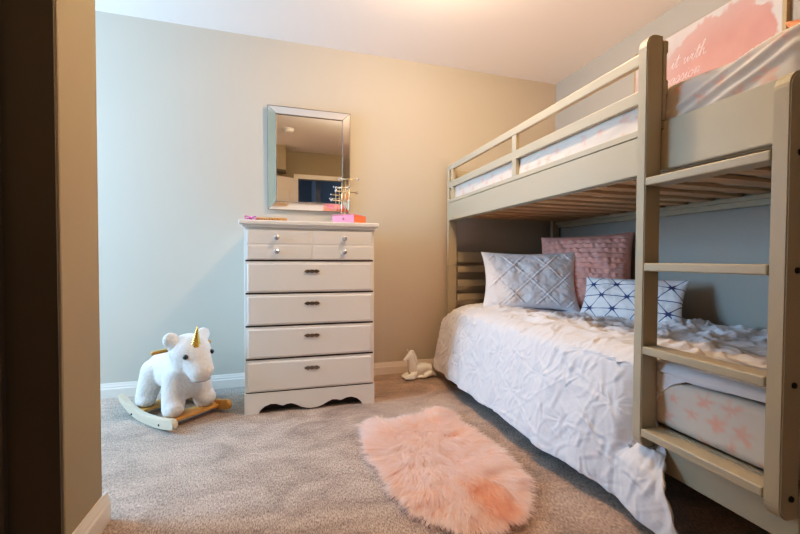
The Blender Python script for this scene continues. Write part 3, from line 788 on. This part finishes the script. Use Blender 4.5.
# ------------------------------------------------------------------ faux fur rug
RUG = [(0.372, 1.985), (0.430, 2.005), (0.50, 1.972), (0.60, 1.965), (0.714, 1.985), (0.79, 2.035), (0.876, 2.045), (0.925, 1.99), (0.912, 1.90), (0.895, 1.823), (0.925, 1.7), (0.945, 1.60), (0.955, 1.43), (0.940, 1.279), (0.885, 1.163), (0.80, 1.085), (0.70, 1.05), (0.61, 1.045), (0.53, 1.075), (0.45, 1.15), (0.385, 1.258), (0.348, 1.345), (0.344, 1.482), (0.320, 1.62), (0.310, 1.746), (.325, 1.88), (.340, 1.96)]
def make_rug():
    cx, cy = .64, 1.53
    root = new_empty('fur_rug', (cx, cy, 0)); tag(root, 'shaggy pale pink faux fur rug lying on the carpet beside the bed', 'rug')
    P = np.array([.628, 1.53]) + (np.array(RUG) - [.635, 1.53]) * [.85, .955]; n = len(P)
    # inward by the strand overhang
    Pin = np.array([cx, cy]) + (P - [cx, cy]) * .925
    bm = prism([tuple(p) for p in Pin], 'z', .002, .014); obj('rug_backing', bm, M['furb'], root, False, (cx, cy, 0))
    def inside(q):
        r = np.zeros(len(q), bool); x, y = q[:, 0], q[:, 1]; j = n - 1
        for i in range(n):
            c = ((Pin[i, 1] > y) != (Pin[j, 1] > y)) & (x < (Pin[j, 0] - Pin[i, 0]) * (y - Pin[i, 1]) / (Pin[j, 1] - Pin[i, 1] + 1e-12) + Pin[i, 0]); r ^= c; j = i
        return r
    def edist(q):
        d = np.full(len(q), 9.0); j = n - 1
        for i in range(n):
            a, b_ = Pin[j], Pin[i]; ab = b_ - a; t = np.clip(((q - a) @ ab) / (ab @ ab), 0, 1); d = np.minimum(d, np.linalg.norm(q - a - t[:, None] * ab, axis=1)); j = i
        return d
    R = np.random.default_rng(12)
    q = R.uniform([.30, 1.0], [1.0, 2.07], (115000, 2)); q = q[inside(q)]
    ns = len(q); ed = edist(q)
    # lay direction: away from a spine parting, with clumping
    out = q - np.array([cx, cy + .05]); out /= np.linalg.norm(out, axis=1, keepdims=True) + 1e-6
    sw = np.stack([-.25 + .9 * fbm(q[:, 0] * 6, q[:, 1] * 6, 0, 301, 3), -.75 + .9 * fbm(q[:, 0] * 6, q[:, 1] * 6, 0, 305, 3)], 1)
    wgt = sstep(.14, .0, ed)[:, None]
    cl = np.stack([vnoise(q[:, 0] * 45, q[:, 1] * 45, 0, 311), vnoise(q[:, 0] * 45, q[:, 1] * 45, 0, 313)], 1)
    d = sw * .75 * (1 - wgt) + out * (.35 + .75 * wgt) + cl * .55 + R.normal(0, .22, (ns, 2))
    dn = np.linalg.norm(d, axis=1, keepdims=True); d = d / dn
    lenf = .058 + .034 * R.random(ns) + .01 * fbm(q[:, 0] * 8, q[:, 1] * 8, 0, 317, 2)
    lift = np.clip(.78 - .52 * wgt[:, 0] + .30 * vnoise(q[:, 0] * 20, q[:, 1] * 20, 0, 319) + R.normal(0, .12, ns), .12, 1.3)
    seg = 5; w0 = .0011 + .0007 * R.random(ns)
    side = np.stack([-d[:, 1], d[:, 0]], 1); sj = R.normal(0, .5, ns)
    Vs = np.zeros((ns, seg, 2, 3)); Cs = np.zeros((ns, seg, 2, 3))
    pos = np.concatenate([q, np.full((ns, 1), .012)], 1)
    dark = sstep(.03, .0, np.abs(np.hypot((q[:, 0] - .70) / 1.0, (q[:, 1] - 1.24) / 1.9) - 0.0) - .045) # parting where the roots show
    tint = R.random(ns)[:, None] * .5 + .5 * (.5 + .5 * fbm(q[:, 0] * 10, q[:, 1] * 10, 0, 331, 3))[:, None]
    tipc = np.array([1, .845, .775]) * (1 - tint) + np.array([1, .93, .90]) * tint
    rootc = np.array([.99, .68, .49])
    for k in range(seg):
        t = k / (seg - 1); ang = lift * (1.15 - 1.25 * t)
        if k: pos = pos + np.concatenate([d * np.cos(ang)[:, None], np.sin(ang)[:, None]], 1) * (lenf / (seg - 1))[:, None] + np.concatenate([side * (sj * .12 * np.sin(3 * t) * lenf / seg * 4)[:, None], np.zeros((ns, 1))], 1)
        pos[:, 2] = np.maximum(pos[:, 2], .004)
        wk = w0 * (1 - t ** 2 * .85)
        tilt = R.normal(0, .35, ns) if k == 0 else tilt
        sd = np.concatenate([side * np.cos(tilt)[:, None], np.sin(tilt)[:, None]], 1)
        Vs[:, k, 0] = pos - sd * wk[:, None]; Vs[:, k, 1] = pos + sd * wk[:, None]
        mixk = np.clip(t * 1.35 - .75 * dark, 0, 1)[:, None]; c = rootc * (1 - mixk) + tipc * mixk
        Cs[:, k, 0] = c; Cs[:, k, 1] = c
    base = (np.arange(ns) * seg * 2)[:, None]
    fs = np.concatenate([base + np.array([[2 * k + 2, 2 * k + 3, 2 * k + 1, 2 * k]]) for k in range(seg - 1)], 0)
    me = bpy.data.meshes.new('fur_pile')
    VV = Vs.reshape(-1, 3) - np.array([cx, cy, 0])
    nf = len(fs); me.vertices.add(len(VV)); me.vertices.foreach_set('co', VV.astype(np.float32).ravel())
    me.loops.add(nf * 4); me.loops.foreach_set('vertex_index', fs.astype(np.int32).ravel())
    me.polygons.add(nf); me.polygons.foreach_set('loop_start', (np.arange(nf) * 4).astype(np.int32)); me.polygons.foreach_set('loop_total', np.full(nf, 4, np.int32))
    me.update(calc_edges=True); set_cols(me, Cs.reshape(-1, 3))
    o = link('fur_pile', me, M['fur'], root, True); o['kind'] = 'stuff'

make_rug()

# ------------------------------------------------------------------ rocking unicorn
ru = new_empty('rocking_unicorn', (-.625, 2.405, 0), (0, 0, radians(-46)))
tag(ru, 'white plush rocking unicorn with golden horn on wooden rockers left of the dresser', 'rocking toy')
body = [('e', (-.02, 0, .245), (.180, .098, .100)),
        ('c', (-.125, 0, .255), (.07, 0, .265), .096, .096), ('e', (.095, 0, .20), (.075, .085, .09)),
        ('c', (.07, 0, .27), (.125, 0, .355), .088, .088),
        ('e', (.125, 0, .382), (.108, .106, .095), (0, .45, 0)), ('e', (.13, 0, .34), (.09, .098, .075), (0, .3, 0)),
        ('c', (.165, 0, .355), (.220, 0, .290), .084, .066)]
for s in (-1, 1):
    body += [('c', (.085, s * .062, .24), (.112, s * .088, .090), .064, .056), ('c', (.112, s * .088, .10), (.132, s * .092, .096), .053, .049),
             ('c', (-.125, s * .060, .25), (-.165, s * .088, .090), .070, .054), ('c', (-.165, s * .088, .10), (-.145, s * .090, .094), .051, .048)]
organic('body', body, M['plush'], ru, .007, 5)
for s in (-1, 1):
    organic('ear', [('c', (.102, s * .074, .432), (.096, s * .100, .462), .042, .028), ('e', (.099, s * .088, .452), (.026, .042, .046), (s * -.6, 0, 0))], M['plush'], ru, .004, 3)
    bm = bmesh.new(); ball(bm, (.207, s * .074, .374), .0135); obj('eye', bm, M['blackeye'], ru, True)
hp = []; n = 9
for k in range(n):
    r0 = .025 * (1 - k / n) + .003; z0 = k * .0122
    hp += [(r0 * .80, z0), (r0, z0 + .004), (r0 * .92, z0 + .009)]
hp += [(.001, n * .0122 + .006)]
bm = bmesh.new(); lathe(bm, hp, 16, Matrix.Translation((.192, -.012, .418)) @ Matrix.Rotation(.20, 4, 'Y')); obj('horn', bm, M['gold'], ru, True)
bm = bmesh.new(); tube(bm, [(.055, -.165, .395), (.055, .165, .395)], [.0115, .0115], 12); obj('handle', bm, M['rocko'], ru, True)
bm = bmesh.new()
tube(bm, [(.215, -.052, .243), (.250, -.038, .238), (.262, 0, .235), (.250, .038, .238), (.215, .052, .243)], .0025, 6)
obj('mouth_seam', bm, M['seam'], ru, True)
organic('tail', [('c', (-.19, 0, .29), (-.235, 0, .22), .026, .03), ('c', (-.235, 0, .22), (-.24, 0, .15), .03, .012)], M['plush'], ru, .006, 4)
def rocker(s):
    top, bot = [], []; n = 22
    for k in range(n + 1):
        x = -.295 + .54 * k / n; t = (x + .01) / .285
        zb = .002 + .060 * abs(t) ** 2.3 * (1.25 if t < 0 else .55)
        th_ = .052 - .012 * abs(t) ** 2 * (t < 0)
        bot.append((x, zb)); top.append((x + (-.012 * t), zb + th_))
    # rounded ends
    pts = bot + [(top[-1][0] + .022, (top[-1][1] + bot[-1][1]) / 2 - .006), (top[-1][0] + .018, (top[-1][1] + bot[-1][1]) / 2 + .012)] + top[::-1] + [(bot[0][0] - .014, (top[0][1] + bot[0][1]) / 2 + .004)]
    return prism(pts, 'y', s * .155 - .014, s * .155 + .014, .004)
for s, mm in ((-1, M['rockw']), (1, M['rocko'])):
    r_ = obj('rocker', rocker(s), mm, ru)
    for x in (-.15, .125):
        bm = bmesh.new(); lathe(bm, [(.0005, 0), (.006, 0), (.005, .003), (.0005, .0032)], 10, Matrix.Translation((x, s * .169, .030)) @ Matrix.Rotation(-s * pi / 2, 4, 'X')); obj('screw', bm, M['bolt'], r_)
for x in (.125, -.155):
    obj('foot_board', box(x - .048, x + .048, -.141, .141, .030, .048, .004), M['rocko'], ru)

# ------------------------------------------------------------------ porcelain unicorn
pu = new_empty('unicorn_figurine', (.930, 2.665, 0), (0, 0, radians(10)))
tag(pu, 'glossy white porcelain unicorn figurine lying on the carpet by the baseboard', 'figurine')
caps = [('e', (.03, 0, .062), (.095, .045, .048)), ('c', (.085, 0, .055), (.11, 0, .04), .045, .032),
        ('c', (-.045, 0, .065), (-.065, 0, .155), .040, .026), ('c', (-.065, 0, .165), (-.068, 0, .178), .027, .025),
        ('c', (-.070, 0, .176), (-.118, -.004, .146), .024, .013), ('c', (-.045, -.03, .035), (-.125, -.035, .020), .024, .013), ('c', (-.125, -.035, .018), (-.06, -.048, .014), .013, .013),
        ('c', (-.045, .03, .035), (-.12, .025, .018), .022, .013), ('c', (.08, -.035, .03), (.02, -.055, .016), .026, .013), ('c', (.10, -.03, .03), (.13, -.045, .015), .022, .012),
        ('e', (0, 0, .012), (.125, .05, .011)), ('c', (.12, 0, .05), (.142, -.02, .02), .016, .010), ('c', (-.055, 0, .203), (-.048, .012, .212), .009, .004), ('c', (-.055, -.012, .203), (-.050, -.018, .213), .008, .004)]
organic('figurine_body', caps, M['porcelain'], pu, .0045, 3)
organic('mane', [('c', (-.052, 0, .200), (-.034, 0, .165), .014, .016), ('c', (-.034, 0, .165), (-.026, -.006, .12), .016, .018), ('c', (-.026, -.006, .12), (-.012, -.010, .092), .016, .010), ('c', (-.07, 0, .202), (-.06, 0, .206), .010, .010)], M['porcelain'], pu, .004, 2)
bm = bmesh.new(); tube(bm, [(-.083, 0, .196), (-.098, 0, .226)], [.006, .0015], 10); obj('figurine_horn', bm, M['porcelain'], pu, True)

# ------------------------------------------------------------------ smoke detector (seen in the mirror)
sd = new_empty('smoke_detector', (-.02, .60, H)); tag(sd, 'round white smoke detector on the ceiling reflected in the wall mirror', 'smoke detector')
bm = bmesh.new(); lathe(bm, [(.001, -.042), (.045, -.040), (.058, -.030), (.062, -.012)], 28); obj('detector_cover', bm, M['plastic'], sd, True)
bm = bmesh.new(); lathe(bm, [(.060, -.0121), (.070, -.010), (.072, -.0005)], 28); obj('detector_base', bm, M['plastic'], sd, True)

# ------------------------------------------------------------------ lights
def light(name, kind, loc, energy, col, rot=(0, 0, 0), **k):
    l = bpy.data.lights.new(name, kind); l.energy = energy; l.color = col
    for a, v in k.items(): setattr(l, a, v)
    o = bpy.data.objects.new(name, l); C.objects.link(o); o.location = loc; o.rotation_euler = rot; return o
light('ceiling_lamp', 'POINT', (.74, 1.60, 2.30), 45, (1.0, .65, .385), shadow_soft_size=.07)
light('window_daylight', 'AREA', (XL + .04, (WY0 + WY1) / 2, (WZ0 + WZ1) / 2), 98, (.36, .65, 1.0), (0, radians(-90), 0), shape='RECTANGLE', size=WZ1 - WZ0, size_y=WY1 - WY0)
light('entry_fill', 'POINT', (-.75, .15, 1.75), 5.0, (1.0, .74, .46), shadow_soft_size=.1)  # added fill light without a fixture, lifts the entry walls in the mirror
wd = bpy.data.worlds.new('world'); bpy.context.scene.world = wd; wd.use_nodes = True
wd.node_tree.nodes['Background'].inputs['Color'].default_value = (.62, .78, 1, 1); wd.node_tree.nodes['Background'].inputs['Strength'].default_value = 1.2

# ------------------------------------------------------------------ camera
cam = bpy.data.cameras.new('camera'); co = bpy.data.objects.new('camera', cam); C.objects.link(co)
yaw, pitch, roll = radians(16.354), radians(-1.2557), radians(.2273)
F = Vector((sin(yaw) * cos(pitch), cos(yaw) * cos(pitch), sin(pitch))); R = Vector((cos(yaw), -sin(yaw), 0)); U = R.cross(F)
R2 = R * cos(roll) + U * sin(roll); U2 = U * cos(roll) - R * sin(roll)
mt = Matrix((R2, U2, -F)).transposed().to_4x4(); mt.translation = (0, 0, .9)
co.matrix_world = mt
cam.sensor_width = 36; cam.lens = 373.24 / 800 * 36; cam.clip_start = .05
bpy.context.scene.camera = co
vs = bpy.context.scene.view_settings
vs.view_transform = 'Standard'; vs.look = 'None'; vs.exposure = 0; vs.gamma = 1

vs.use_curve_mapping = True
cm = vs.curve_mapping; c = cm.curves[3]
for p in ((.03, .015), (.12, .098), (.45, .495)): c.points.new(*p)
cm.update()

bpy.context.scene.cycles.max_bounces = 16
bpy.context.scene.cycles.diffuse_bounces = 10
